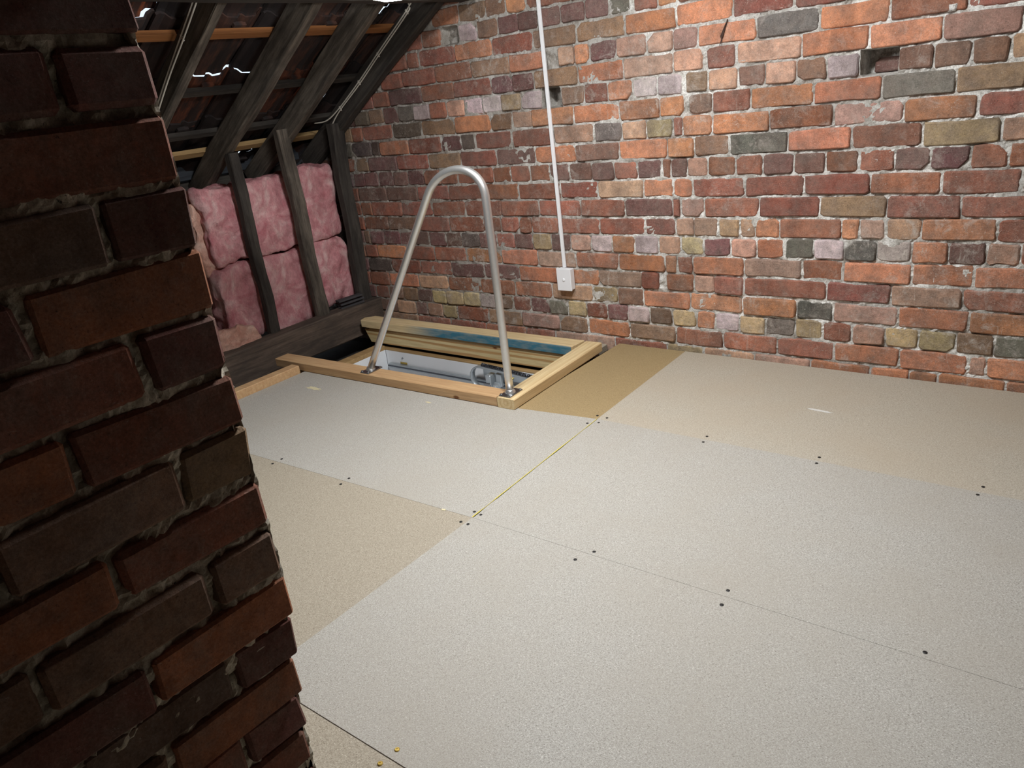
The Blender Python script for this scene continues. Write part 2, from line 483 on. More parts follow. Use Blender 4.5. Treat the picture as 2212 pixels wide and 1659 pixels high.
# ================================================================ gable wall: mortar bed + single bricks
CODE = {'r': (152, 101, 84), 'o': (196, 136, 104), 'd': (122, 91, 86), 'b': (150, 120, 99), 'g': (116, 112, 104),
        'p': (206, 188, 186), 'y': (188, 167, 128), 'w': (186, 150, 134), 'k': (96, 86, 80), 'c': (194, 156, 131)}
H = 0.0849
def zline(k, x):
    return 0.037 + H * k + 0.0055 * (x + 0.3)

rng = random.Random(11)
bricks = []      # (x0, x1, k, code, explicit)
holes = []
for k in range(-2, 27):
    segs = []
    if k in ROWS:
        tk = ROWS[k].split()
        xs = [float(a) for a in tk[0::2]]; cs = tk[1::2]
        for i, c in enumerate(cs):
            if c == '#': holes.append((xs[i], xs[i + 1], k))
            elif c != '-': segs.append((xs[i], xs[i + 1], c, True))
        lo, hi = xs[0], xs[-1]
    else:
        lo = hi = -1.6 + .12 * (k % 2)
    step = .12 if k % 4 == 1 else .24
    x = lo
    while x > -4.25:
        segs.append((x - step, x, rng.choice('rrrdbok'), False)); x -= step
    x = hi
    while x < 1.3:
        segs.append((x, x + step, rng.choice('rrroocbdw'), False)); x += step
    for (a, b, c, ex) in segs:
        zt = zline(k + 1, (a + b) / 2)
        if zt > und((a + b) / 2) + .12: continue
        bricks.append((a, b, k, c, ex))

def brick_mesh(w, h, depth, r):
    """front face at y=0 looking to -y; irregular ten point outline, chamfered"""
    cw = min(.010, w * .12)
    def j(s=.0022): return r.uniform(-s, s)
    a, b = w / 2, h / 2
    ch = [r.uniform(.003, cw) for _ in range(4)]
    if r.random() < .12: ch[r.randrange(4)] = r.uniform(.018, .032) if w > .1 else .014
    o = [(-a + ch[0], -b), (j(.02), -b + j(.003)), (a - ch[1], -b), (a, -b + ch[1]), (a, b - ch[2]), (a - ch[2], b),
         (j(.02), b + j(.003)), (-a + ch[3], b), (-a, b - ch[3]), (-a, -b + ch[0])]
    o = [(x + j(), z + j()) for x, z in o]
    n = len(o)
    ins = .005
    inner = [(x * (1 - ins / a), z * (1 - ins / b)) for x, z in o]
    ty = r.uniform(-.012, .012); tz = r.uniform(-.03, .03)
    v = [(x, depth, z) for x, z in o] + [(x, .0055 + ty * x + tz * z, z) for x, z in o] + [(x, ty * x + tz * z + r.uniform(-.0008, .0008), z) for x, z in inner]
    f = [[i, (i + 1) % n, n + (i + 1) % n, n + i] for i in range(n)] + \
        [[n + i, n + (i + 1) % n, 2 * n + (i + 1) % n, 2 * n + i] for i in range(n)] + [[2 * n + i for i in range(n)]]
    return v, f

# mortar bed
gx = np.arange(-4.3, 0.12, .0085); gz = np.arange(-.2, 1.86, .0085)
GX, GZ = np.meshgrid(gx, gz)
dep = .0085 + .013 * (vnoise(GX * 16, GZ * 16, 1) - .5) + .010 * (vnoise(GX * 45, GZ * 45, 2) - .5) + .008 * (vnoise(GX * 110, GZ * 110, 3) - .5)
dep = np.maximum(dep, .0035)
for (a, b, k) in holes:
    z0, z1 = zline(k, (a + b) / 2) + .004, zline(k + 1, (a + b) / 2) - .002
    inside = (GX > a + .004) & (GX < b - .004) & (GZ > z0) & (GZ < z1)
    if k == 17: dep = np.where(inside, .030 + .03 * vnoise(GX * 60, GZ * 60, 5), dep)
    else: dep = np.where(inside, .105 + .02 * vnoise(GX * 50, GZ * 50, 5), dep)
nx, nz = len(gx), len(gz)
V = np.stack([GX, YW + dep, GZ], -1).reshape(-1, 3)
ii = np.arange(nz * nx).reshape(nz, nx)
F = np.stack([ii[:-1, :-1], ii[:-1, 1:], ii[1:, 1:], ii[1:, :-1]], -1).reshape(-1, 4)
fc = V[F].mean(1)
F = F[fc[:, 2] < und(0) + .6 * fc[:, 0] + .14]
verts = V.tolist(); faces = F.tolist()
def addquad(pts):
    n0 = len(verts); verts.extend(pts); faces.append(list(range(n0, n0 + len(pts))))
yq = YW + .010
addquad([(.115, yq, -.2), (3.9, yq, -.2), (3.9, yq, und(-4.3) - .1), (.115, yq, 3.0)])
addquad([(-2.35, yq, 1.85), (.115, yq, 1.85), (.115, yq, 3.0), (-.2, yq, und(-.2) + .14), (-2.35, yq, und(-2.35) + .1)])
yb = YW + .24
addquad([(-4.3, yb, -.2), (-4.3, yb, 1.0), (-.2, yb, und(-.2) + .16), (3.9, yb, 1.0), (3.9, yb, -.2)])
me = pydata('wall_back', verts, faces)
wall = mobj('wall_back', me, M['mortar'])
tag(wall, 'rough red brick gable wall with pale lime mortar', 'wall', kind='structure')

def tint(c, r):
    b = CODE[c]; g = r.uniform(.88, 1.12)
    return tuple(lin([min(255, max(0, v * g + r.uniform(-4, 4))) for v in b])) + (1.0,)

cand = sorted([b for b in bricks if b[4] and b[2] >= -1], key=lambda b: -(b[1] - b[0]) * (1.0 if b[1] < -.2 else .6))
near = set(id(b) for b in cand[:300])
rv = []; rf = []; rc = []
for b in bricks:
    a, c_, k, code, ex = b
    r = random.Random(hash((round(a, 3), k)) & 0xffff)
    xm = (a + c_) / 2
    jt = .0082
    w = c_ - a - jt; h = H - .0098 + r.uniform(-.002, .002)
    zm = zline(k + .5, xm) + r.uniform(-.0015, .0015)
    proud = r.uniform(-.0035, .004)
    if r.random() < .07: proud -= r.uniform(.004, .009)
    v, f = brick_mesh(w, h, .05, r)
    col = tint(code, r)
    rot = .0055 + r.uniform(-.006, .006)
    if id(b) in near:
        me = pydata('brick', v, f)
        for p in me.polygons: p.use_smooth = p.index < 20
        o = mobj('brick', me, M['brick'], None)
        o.location = (xm, YW + proud, zm); o.rotation_euler = (0, -rot, 0)
        o.parent = wall
        o.color = col
    else:
        n0 = len(rv)
        cs, sn = math.cos(rot), math.sin(rot)
        rv += [(xm + x * cs - z * sn, YW + proud + y, zm + z * cs + x * sn) for x, y, z in v]
        rf += [[n0 + i for i in q] for q in f]
        rc += [col] * len(v)
# brick deep inside the open socket on the right
for (a, b, k) in holes:
    if k == 13 and a > -1:
        r = random.Random(4); v, f = brick_mesh(.1, .05, .03, r)
        o = mobj('brick', pydata('brick', v, f), M['brick'])
        o.location = ((a + b) / 2 + .02, YW + .076, zline(k + .5, a) - .012); o.parent = wall; o.color = tint('d', r)
me = pydata('brick_rest', rv, rf)
at = me.color_attributes.new('tint', 'FLOAT_COLOR', 'POINT')
at.data.foreach_set('color', np.array(rc, dtype=np.float32).ravel())
o = mobj('brick_rest', me, M['brick_far'], None); o.parent = wall
tag(o, kind='stuff')

# ================================================================ roof shell: closed slopes, rear wall
v = []; f = []
def slab(p):
    n0 = len(v)
    v.extend(p); v.extend([(x, y, z + .03) for x, y, z in p])
    n = len(p)
    f.append([n0 + i for i in range(n)]); f.append([n0 + n + i for i in range(n)][::-1])
    for i in range(n): f.append([n0 + i, n0 + (i + 1) % n, n0 + n + (i + 1) % n, n0 + n + i])
up = .165
def rp(x, y): return (x, y, und(x) + up)
slab([rp(-2.35, -2.3), rp(-.2, -2.3), rp(-.2, 3.4), rp(-2.35, 3.4)])
slab([rp(-4.6, -2.3), rp(-2.35, -2.3), rp(-2.35, .55), rp(-4.6, .55)])
def rq(x, y): return (x, y, und(-.4 - x) + up)
slab([rq(-.2, -2.3), rq(4.0, -2.3), rq(4.0, 3.4), rq(-.2, 3.4)])
roof = mobj('ceiling', fix_normals(pydata('ceiling', v, f)), M['roof'])
tag(roof, 'dark underside of the pitched tiled roof', 'ceiling', kind='structure')
wr = pydata('wall_rear', [(-4.6, -2.2, -.2), (4, -2.2, -.2), (4, -2.2, 1.0), (-.2, -2.2, und(-.2) + .16), (-4.6, -2.2, .7)], [[0, 1, 2, 3, 4]])
tag(mobj('wall_rear', wr, M['rear']), 'brick wall behind the viewer', 'wall', kind='structure')

# roof tiles seen from below
prof = [(-.125, .022), (-.105, .030), (-.085, .024), (-.07, .004), (-.02, 0), (-.008, .012), (.008, .012), (.02, 0), (.07, .004), (.085, .024), (.115, .040), (.152, .036)]
tv = []; tf = []
L = .40
n = len(prof)
for (xx, lift) in ((0, .0), (-L * .93, .0), (-L, -.006)):
    for (yy, zz) in prof: tv.append((xx, yy, zz + lift))
    for (yy, zz) in prof: tv.append((xx, yy, zz + .012))
for s in range(2):
    for i in range(n - 1):
        q = s * 2 * n
        tf.append([q + i, q + i + 1, q + 2 * n + i + 1, q + 2 * n + i])
        tf.append([q + n + i, q + 2 * n + n + i, q + 2 * n + n + i + 1, q + n + i + 1])
for i in range(n - 1):
    tf.append([i, n + i, n + i + 1, i + 1])
    q = 4 * n
    tf.append([q + i, q + i + 1, q + n + i + 1, q + n + i])
for s in range(2):
    q = s * 2 * n
    tf.append([q, q + 2 * n, q + 3 * n, q + n]); tf.append([q + n - 1, q + 2 * n - 1, q + 4 * n - 1, q + 3 * n - 1])
n0 = len(tv)      # hanging nib against the batten
for xx in (-.03, -.05):
    for yy in (-.03, .03):
        for zz in (-.014, .004): tv.append((xx, yy, zz))
for q in ((0, 1, 3, 2), (4, 6, 7, 5), (0, 4, 5, 1), (2, 3, 7, 6), (0, 2, 6, 4)): tf.append([n0 + a for a in q])
tile_me = fix_normals(pydata('roof_tile', tv, tf))
tile_me.materials.append(M['tile'])
BATT_X = [-2.42, -2.76, -3.09, -3.43, -3.735, -4.06]
trng = random.Random(5)
LIFT = {(2, 6), (2, 7), (3, 5), (4, 6), (3, 9), (4, 9), (1, 4), (1, 9), (4, 8)}
ch = [(112, 66, 48), (158, 90, 58), (64, 48, 44), (54, 46, 44), (84, 58, 48), (56, 49, 48), (50, 46, 48), (60, 48, 44)]
for ci, bx in enumerate(BATT_X):
    for ti in range(11):
        y = .66 + ti * .25
        if y > 3.3: continue
        o = bpy.data.objects.new('roof_tile', tile_me); COL.objects.link(o)
        x = bx + .045
        lift = .160 + .012
        o.location = (x, y + trng.uniform(-.004, .004), und(x) + lift + (.004 if (ci, ti) in LIFT else 0))
        o.rotation_euler = ((.03 if (ci, ti) in LIFT else 0) + trng.uniform(-.004, .004), -(SL - (.058 if (ci, ti) in LIFT else .034) + trng.uniform(-.004, .004)), trng.uniform(-.02, .02))
        o.parent = roof
        o.color = (*lin(trng.choice(ch)), 1)

# ================================================================ floor: joists and lining below, particleboard sheets on top
v = []; f = []
def fbox(x0, x1, y0, y1, z0, z1):
    n0 = len(v)
    v.extend([(x, y, z) for z in (z0, z1) for y in (y0, y1) for x in (x0, x1)])
    for q in ((0, 1, 3, 2), (4, 6, 7, 5), (0, 4, 5, 1), (2, 3, 7, 6), (0, 2, 6, 4), (1, 5, 7, 3)): f.append([n0 + a for a in q])
# slab and edge walls added against sky light, then lining round the hatch
fbox(-4.6, 3.9, -2.2, 3.13, -.47, -.45)
fbox(-4.62, -4.601, -2.2, 3.13, -.47, .6); fbox(-4.6, 3.9, 3.131, 3.15, -.47, -.19); fbox(3.9, 3.92, -2.2, 3.15, -.47, .9)
fbox(-4.6, 3.9, -2.2, 2.30, -.24, -.22)
fbox(-4.6, -3.45, 2.30, 3.13, -.24, -.22)
fbox(-1.90, 3.9, 2.30, 3.13, -.24, -.22)
fbox(-3.45, -1.90, 2.93, 3.13, -.24, -.22)
for xj in (-1.05, -.6, -.22, .22, .66, 1.1): fbox(xj - .025, xj + .025, -2.2, 3.12, -.219, -.0215)
fbox(-1.545, -1.495, -2.2, 3.12, -.219, -.0215); fbox(-2.11, -2.06, -2.2, 2.18, -.219, -.0215)
fbox(-2.50, -2.45, -2.2, 2.18, -.219, -.0215); fbox(-2.96, -2.91, -2.2, 2.18, -.219, -.0215); fbox(-3.27, -3.21, -2.2, 2.18, -.219, -.0215)
floor = mobj('floor', fix_normals(pydata('floor', v, f)), M['dark'])
tag(floor, 'attic floor of grey and tan particleboard sheets', 'floor', kind='structure')

G = .00005
sheets = {}
def sheet(key, poly, mat, dz=0.0):
    o = prism('floor_sheet', poly, -.02, 0.0 + dz, M[mat], floor)
    sheets[key] = o
    return o
sheet('back_right', [(-1.529 + G, 2.307 + G), (2.2, 2.33), (2.2, 3.121), (-1.546 + G, 3.121)], 'board_warm')
sheet('brown', [(-1.912, 2.272), (-1.90, 2.262), (-1.529 - G, 2.307 - .0005 + G), (-1.546 - G, 3.121), (-1.90, 3.121)], 'board_brown', -.0008)
sheet('mid_left', [(-1.502 - G, 1.511 + G), (-1.529 - G, 2.307 - G), (-1.93, 2.262), (-3.236, 2.225), (-3.236, 1.442 + G)], 'board_grey')
sheet('mid_right', [(-1.502 + G, 1.511 + G), (2.2, 1.55), (2.2, 2.33 - 2 * G), (-1.529 + G, 2.307 - G)], 'board_grey', .0003)
sheet('front_left', [(-1.503 - G, .705 + G), (-1.502 - G, 1.511 - G), (-3.236, 1.442 - G), (-3.236, .66)], 'board_tan', -.0006)
sheet('front_right', [(-1.503 + G, .705 + G), (2.2, .712), (2.2, 1.55 - 2 * G), (-1.502 + G, 1.511 - G)], 'board_grey', -.0003)
sheet('front', [(-3.236, -2.19), (2.2, -2.19), (2.2, .712 - .0025), (-1.503, .705 - .0022), (-3.236, .66 - .0025)], 'board_tan', -.001)
sheet('far_right', [(2.205, -2.19), (3.2, -2.19), (3.2, 3.12), (2.205, 3.12)], 'board_warm')
# yellow tongues in the joints
def strip(p, q, w, mat, parent, z=.0004):
    p = Vector((*p, 0)); q = Vector((*q, 0)); d = (q - p).normalized(); s = Vector((-d.y, d.x, 0)) * w / 2
    ns = 24; poly = []
    r = random.Random(2)
    a = []; b = []
    for i in range(ns + 1):
        c = p + (q - p) * i / ns; k = r.uniform(.5, 1.5)
        a.append((c + s * k).to_tuple()[:2]); b.append((c - s * k).to_tuple()[:2])
    vv = [(x, y, z) for x, y in a] + [(x, y, z) for x, y in b] + [(x, y, -.018) for x, y in a] + [(x, y, -.018) for x, y in b]
    m = ns + 1; ff = []
    for i in range(ns):
        ff += [[i, m + i, m + i + 1, i + 1], [i, i + 1, 2 * m + i + 1, 2 * m + i], [m + i, 3 * m + i, 3 * m + i + 1, m + i + 1]]
    return mobj('tongue', fix_normals(pydata('tongue', vv, ff)), M[mat], parent)
strip((-1.502, 1.513), (-1.529, 2.306), .0052, 'yellow', floor, .0003)
strip((-1.503, .707), (-1.502, 1.509), .0028, 'yellow', floor, -.0008)
strip((-1.529, 2.306), (-1.2, 2.3085), .0016, 'yellow', floor, -.0004)

scr = lathe_mesh([(.0052, -.002), (.0052, .0004), (.0035, .0012), (.001, .0012)], 10)
scr.materials.append(M['black'])
scb = lathe_mesh([(.0058, -.002), (.0058, .0006), (.0045, .0014), (.0022, .0014), (.0016, .0004), (.0004, .0004)], 12)
scb.materials.append(M['brass'])
def screw(key, x, y, me=scr):
    o = bpy.data.objects.new('screw', me); COL.objects.link(o)
    o.location = (x, y, .0006); setparent(o, sheets[key])
for key, pts in {
    'brown': [(-1.545, 2.335)], 'back_right': [(-1.498, 2.33), (-1.083, 2.336), (-.69, 2.34), (-.223, 2.351), (.22, 2.355)],
    'mid_right': [(-1.505, 2.279), (-1.076, 2.289), (-.685, 2.296), (-.229, 2.297), (-1.487, 1.536), (-1.061, 1.531), (-.669, 1.545), (-.216, 1.545)],
    'mid_left': [(-1.543, 2.257), (-1.518, 1.541), (-2.473, 1.495), (-2.09, 1.508)],
    'front_left': [(-1.518, 1.474), (-2.474, 1.452), (-2.084, 1.464)],
    'front_right': [(-1.488, 1.474), (-1.088, 1.474), (-.66, 1.485)]}.items():
    for p in pts: screw(key, *p)
screw('front_right', -1.046, .729, scb); screw('front', -1.051, .685, scb)

def smear(key, x, y, rx, ry, seed, mat):
    r = random.Random(seed); poly = []
    for i in range(18):
        a = 2 * math.pi * i / 18; q = r.uniform(.55, 1.15)
        poly.append((x + rx * q * math.cos(a), y + ry * q * math.sin(a)))
    prism('dried_smear', poly, .0001, .0007, M[mat], sheets[key])
smear('mid_left', -2.985, 2.063, .055, .016, 1, 'smear'); smear('mid_left', -2.31, 2.16, .018, .006, 2, 'smear')
smear('mid_left', -1.62, 1.505, .010, .006, 3, 'smear'); smear('back_right', -.80, 2.70, .05, .010, 4, 'smear2')

box('floor_edge_batten', -3.300, -3.240, .2, 2.185, -.021, .040, M['pine_red'])
tag(bpy.data.objects['floor_edge_batten'], 'narrow orange pine batten along the left edge of the floor', 'batten')

# ================================================================ chimney (brick pier in the foreground)
CX, CY, CX2, CY2 = -.960, .538, -1.52, -.62
chim = empty('chimney', ((CX + CX2) / 2, (CY + CY2) / 2, 0))
tag(chim, 'dark brick chimney stack rising close on the left', 'chimney')
HC = .0855
Z0 = 1.363
cor = {11: .018, 12: .034, 13: .050}
cv = []; cf = []
def cgrid(o, du, dv, nu, nv, nrm, seed, shift=None):
    uu, vv = np.meshgrid(np.linspace(0, 1, nu), np.linspace(0, 1, nv))
    P = np.array(o)[None, None] + uu[..., None] * np.array(du) + vv[..., None] * np.array(dv)
    lu, lv = uu * np.linalg.norm(du), vv * np.linalg.norm(dv)
    d = -.0105 + .012 * (vnoise(lu * 20, lv * 20, seed) - .5) + .012 * (vnoise(lu * 60, lv * 60, seed + 1) - .5) + .008 * (vnoise(lu * 150, lv * 150, seed + 2) - .5)
    P = P + np.minimum(d, -.0035)[..., None] * np.array(nrm)
    if shift is not None:
        P[..., 0] = np.minimum(P[..., 0], CX - .004 - shift(P)) if nrm[1] else P[..., 0] - shift(P)
    n0 = len(cv); cv.extend(P.reshape(-1, 3).tolist())
    i = np.arange(nu * nv).reshape(nv, nu) + n0
    cf.extend(np.stack([i[:-1, :-1], i[:-1, 1:], i[1:, 1:], i[1:, :-1]], -1).reshape(-1, 4).tolist())
def cshift(P):
    k = np.floor((Z0 - P[..., 2]) / HC + 1.5)
    return np.clip((k - 10) * .0170, 0, .062) * (k > 10)
cgrid((CX, CY2, 0), (0, CY - CY2, 0), (0, 0, 2.55), 190, 420, (1, 0, 0), 21, cshift)
cgrid((CX, CY, 0), (CX2 - CX, 0, 0), (0, 0, 2.55), 70, 300, (0, 1, 0), 31, cshift)
n0 = len(cv)
cv += [(x, y, z) for z in (0, 2.55) for y in (CY2, CY - .03) for x in (CX2, CX - .10)]
for q in ((0, 1, 3, 2), (4, 6, 7, 5), (0, 4, 5, 1), (2, 3, 7, 6), (0, 2, 6, 4), (1, 5, 7, 3)): cf.append([n0 + a for a in q])
mobj('mortar', pydata('mortar', cv, cf), M['chimney_mortar'], chim)
crow = {0: 'dd', 1: 'dd', 2: 'rd', 3: 'dk', 4: 'od', 5: 'dr', 6: 'ro', 7: 'yb', 8: 'ro', 9: 'bb', 10: 'od', 11: 'dk', 12: 'ob', 13: 'dr', 14: 'rd'}
crng = random.Random(8)
CC = {'d': (110, 74, 67), 'r': (134, 87, 71), 'o': (164, 108, 80), 'b': (126, 99, 82), 'y': (136, 114, 90), 'k': (102, 81, 69)}
for row in range(-13, 17):
    zt = Z0 - HC * (row - 1)           # row 0 lies above the first joint
    z0, z1 = zt - HC, zt
    if z0 < -.01: z0 = 0.004
    if z1 - z0 < .03: continue
    sh = cor.get(row, .06 if row > 13 else 0.0)
    hd = row % 2 == 1
    cols = crow.get(row, crng.choice(['dr', 'rd', 'dd', 'bd']))
    y = CY - crng.uniform(-.003, .004) - (.006 if row >= 12 else 0)
    first = True; i = 0
    while y > CY2:
        L = (.106 if hd else .222) if first else .222
        dx = ((.222 if hd else .106) if first else .08)
        y1 = y; y0 = max(y - L, CY2)
        if y0 <= CY2 and y1 - y0 < .04: break
        h = z1 - z0 - crng.uniform(.010, .015)
        me = box_mesh(dx, y1 - y0, h, crng.uniform(.004, .008), .003, crng)
        o = mobj('brick', me, M['chimney_brick'])
        pr = crng.uniform(-.003, .003)
        o.location = (CX - sh - dx / 2 + pr, (y0 + y1) / 2, (z0 + z1) / 2)
        o.rotation_euler = (crng.uniform(-.008, .008), 0, crng.uniform(-.006, .006))
        setparent(o, chim)
        c = CC[cols[min(i, 1)]]; g = crng.uniform(.92, 1.08)
        o.color = (*lin([q * g for q in c]), 1)
        if first:
            xe = CX - sh - dx - .012
            while xe > CX2 + .05:
                Lx = min(.222, xe - CX2)
                me = box_mesh(Lx, .08, h, .006, .003, crng)
                o = mobj('brick', me, M['chimney_brick'])
                o.location = (xe - Lx / 2, CY - .04 + pr, (z0 + z1) / 2); setparent(o, chim)
                o.color = (*lin(CC[crng.choice('drob')]), 1)
                xe -= Lx + .012
        y = y0 - .012; first = False; i += 1

# ================================================================ roof timbers
def rafter(label, yc, w, skew, mat, seed, x0=-4.06, x1=-.22, dv=.135):
    d = dv * math.cos(SL)
    off = Vector((-math.sin(SL), 0, math.cos(SL))) * d / 2
    p0 = Vector((x0, yc + skew * (x0 + 3.4), und(x0))) + off
    p1 = Vector((x1, yc + skew * (x1 + 3.4), und(x1))) + off
    o = beam('rafter', p0, p1, w, d, M[mat], None, (-math.sin(SL), 0, math.cos(SL)), 22, .003, .006, seed, .004)
    return tag(o, label, 'rafter', 'roof rafters')
rafter('dark weathered rafter nearest the chimney with two cables clipped on', 1.895, .048, -.04, 'old_wood2', 1)
rafter('thick grey rafter rising above the left stud of the pink insulation', 2.352, .054, -.045, 'old_wood2', 2, x0=-4.13)
rafter('weathered rafter above the middle stud', 2.712, .052, -.03, 'old_wood2', 3)
rafter('blackened rafter against the brick gable wall', 3.083, .058, -.025, 'old_wood', 4, x0=-3.99)
rafter('rafter hidden behind the top of the chimney', 1.44, .05, -.04, 'old_wood', 5)
rafter('rafter directly above the chimney shoulder', .98, .05, -.04, 'old_wood', 6)

o = beam('underpurlin', (-2.585, .4, 1.674), (-2.585, 3.10, 1.674), .10, .075, M['old_wood'], None, (0, 0, 1), 14, .003, .006, 9, .003)
tag(o, 'dark horizontal purlin running under the rafters at the top', 'purlin')

bn = ['pale_batten', 'old_wood', 'orange_wood', 'old_wood', 'old_wood', 'pale_batten']
bl = ['dark tile batten hidden high under the roof', 'dark tile batten above the orange one', 'fresh orange tile batten crossing the rafters',
      'dark tile batten just below the orange one', 'dark tile batten near the eaves', 'pale tile batten at the eaves above the black board']
for i, bx in enumerate(BATT_X[:5]):
    up_ = (-math.sin(SL), 0, math.cos(SL))
    z = und(bx) + .135 + .014
    o = beam('tile_batten', (bx, .6, z), (bx, 3.115, z), .040, .024, M[bn[i]], None, up_, 8, .001, .002, 20 + i)
    tag(o, bl[i], 'batten', 'tile battens')
z = und(-3.89) + .135 + .012
o = beam('tile_batten', (-3.90, .6, z), (-3.90, 3.115, z), .050, .024, M['pale_batten'], None, (-math.sin(SL), 0, math.cos(SL)), 8, .001, .002, 31)
tag(o, bl[5], 'batten', 'tile battens')

o = beam('eaves_board', (-4.115, .4, .998), (-4.115, 3.10, 1.012), .03, .09, M['black_wood'], None, (0, 0, 1), 8, .001, .003, 33)
tag(o, 'black horizontal eaves board behind the rafter ends', 'board')
o = beam('eaves_soffit_board', (-4.16, .4, .55), (-4.16, 3.10, .55), .02, .80, M['old_wood'], None, (0, 0, 1), 4, .001, .003, 34)
tag(o, 'dark boarding closing the eaves behind the insulation', 'board')
o = beam('eaves_timber', (-4.10, 1.9, .80), (-4.10, 2.235, .80), .035, .30, M['pale_batten'], None, (0, 0, 1), 4, .001, .003, 35)
tag(o, 'pale upright timber at the eaves beside the chimney edge', 'timber')

# sill beam under the studs
o = beam('sill_beam', (-3.635, -1.2, .005), (-3.635, 3.105, .022), .11, .19, M['brown_wood'], None, (0, 0, 1), 24, .002, .008, 40, .003)
tag(o, 'heavy dark brown beam the studs stand on', 'beam')

def stud(label, y0, y1, w, d, seed, mat='old_wood', xt=-3.62, ztop=None, xb=-3.64):
    zt = und(xt) + .01 if ztop is None else ztop
    o = beam('stud', (xb, y0, .102), (xt, y1, zt), d, w, M[mat], None, (0, 1, 0), 14, .0025, .005, seed, .003)
    return tag(o, label, 'stud', 'studs in front of the insulation')
stud('dark stud crossing the left part of the pink insulation', 2.372, 2.368, .058, .05, 51, 'old_wood', xb=-3.68, xt=-3.68, ztop=und(-3.68) + .004)
stud('dark stud crossing the right part of the pink insulation', 2.705, 2.675, .076, .05, 52, 'old_wood2', xb=-3.665, xt=-3.645, ztop=1.168)
stud('dark stud in the corner against the brick wall', 3.045, 3.055, .085, .055, 53, 'old_wood', xb=-3.67, xt=-3.66, ztop=1.158)

# ================================================================ pink insulation batts
def batt(label, x0, x1, y0, y1, z0, z1, seed, mat='batt', amp=.022, tilt=0.0):
    nx, ny, nz = 4, 26, 26
    bm = bmesh.new()
    bmesh.ops.create_cube(bm, size=1)
    bmesh.ops.subdivide_edges(bm, edges=bm.edges[:], cuts=17, use_grid_fill=True)
    sx, sy, sz = x1 - x0, y1 - y0, z1 - z0
    for vv in bm.verts:
        p = Vector((vv.co.x * sx, vv.co.y * sy, vv.co.z * sz))
        # round the corners of the batt
        q = Vector((abs(vv.co.x) * 2, abs(vv.co.y) * 2, abs(vv.co.z) * 2))
        rr = .022
        for a, s in enumerate((sx, sy, sz)):
            o2 = [b for b in range(3) if b != a]
            e = max(0, q[o2[0]] - .82) + max(0, q[o2[1]] - .82)
            p[a] *= 1 - min(.35, e * .35 * rr / s * 8)
        n1 = noise.noise_vector(p * 7 + Vector((seed * 3.1, 0, 0))) * amp
        n2 = noise.noise_vector(p * 20 + Vector((0, seed * 2.7, 0))) * amp * .55
        n3 = noise.noise_vector(p * 55 + Vector((0, 0, seed * 1.3))) * amp * .25
        p += n1 + n2 + n3
        p.x += tilt * p.z
        vv.co = p
    bmesh.ops.recalc_face_normals(bm, faces=bm.faces)
    me = bpy.data.meshes.new('insulation_batt'); bm.to_mesh(me); bm.free()
    o = mobj('insulation_batt', me, M[mat], None, Matrix.Translation(((x0 + x1) / 2, (y0 + y1) / 2, (z0 + z1) / 2)), True)
    return tag(o, label, 'insulation', 'pink insulation batts')
batt('upper pink insulation batt beside the chimney edge, left of the first stud', -3.93, -3.74, 2.17, 2.42, .53, .93, 1, amp=.030)
batt('upper pink insulation batt between the two middle studs', -3.92, -3.735, 2.425, 2.80, .522, .925, 2)
batt('upper pink insulation batt right of the second stud, reaching highest', -3.92, -3.73, 2.80, 3.035, .525, .945, 3)
batt('lower pink insulation batt left of the first stud', -3.92, -3.735, 2.16, 2.43, .10, .515, 4, amp=.030)
batt('lower pink insulation batt between the two middle studs', -3.92, -3.735, 2.43, 2.80, .085, .515, 5)
batt('lower pink insulation batt right of the second stud near the slate strips', -3.92, -3.73, 2.80, 3.05, .115, .512, 6, amp=.026)
batt('peach offcut of insulation heaped on the beam below the left batt', -3.85, -3.66, 1.95, 2.275, .085, .20, 7, 'batt_peach', .03)
batt('torn peach flap of insulation hanging at the left batt edge', -3.90, -3.80, 2.13, 2.25, .48, .86, 8, 'batt_peach', .03)

# strips of slate stacked behind the corner stud
for i, (dy, lab) in enumerate([(0, 'lowest of the three dark slate strips lying on the sill beam'), (.004, 'middle one of the three dark slate strips on the sill beam'), (-.006, 'topmost of the three dark slate strips on the sill beam')]):
    o = beam('slate_strip', (-3.655, 2.83 + dy, .118 + i * .022), (-3.618, 2.985 + dy, .126 + i * .022), .05, .011, M['slate'], None, (0, 0, 1), 3, .001, .002, 60 + i)
    tag(o, lab, 'slate', 'dark slate strips')

# ================================================================ cables clipped to the rafters
def cable(label, pts, r=.0036):
    P = [Vector(p) for p in pts]
    out = []
    for i in range(len(P) - 1):
        for k in range(6):
            t = k / 6
            a = P[max(i - 1, 0)]; b = P[i]; c = P[i + 1]; d = P[min(i + 2, len(P) - 1)]
            out.append(.5 * ((2 * b) + (c - a) * t + (2 * a - 5 * b + 4 * c - d) * t * t + (3 * b - a - 3 * c + d) * t ** 3))
    out.append(P[-1])
    root = empty('electrical_cable', P[-1])
    tag(root, label, 'cable', 'white cables clipped to the rafters')
    mobj('sheath', tube_mesh(out, r, 8), M['cable'], root, None, True)
    return root
def clips(root, pts, w=.02):
    for (x, y, z) in pts:
        me = box_mesh(.008, .008, w, .002)
        o = mobj('clip', me, M['cable'], root, Matrix.Translation((x, y, z)) @ Matrix.Rotation(-SL, 4, 'Y'))
y4 = 3.040
c4 = [(-2.50, 1.93), (-2.881, 1.685), (-2.920, 1.641), (-3.174, 1.472), (-3.36, 1.346), (-3.557, 1.225)]
ca = cable('upper of two white cables along the rafter beside the brick wall', [(x, y4 - .012, z + .010) for x, z in c4] + [(-3.66, y4 - .03, 1.178), (-3.75, y4 - .05, 1.170)])
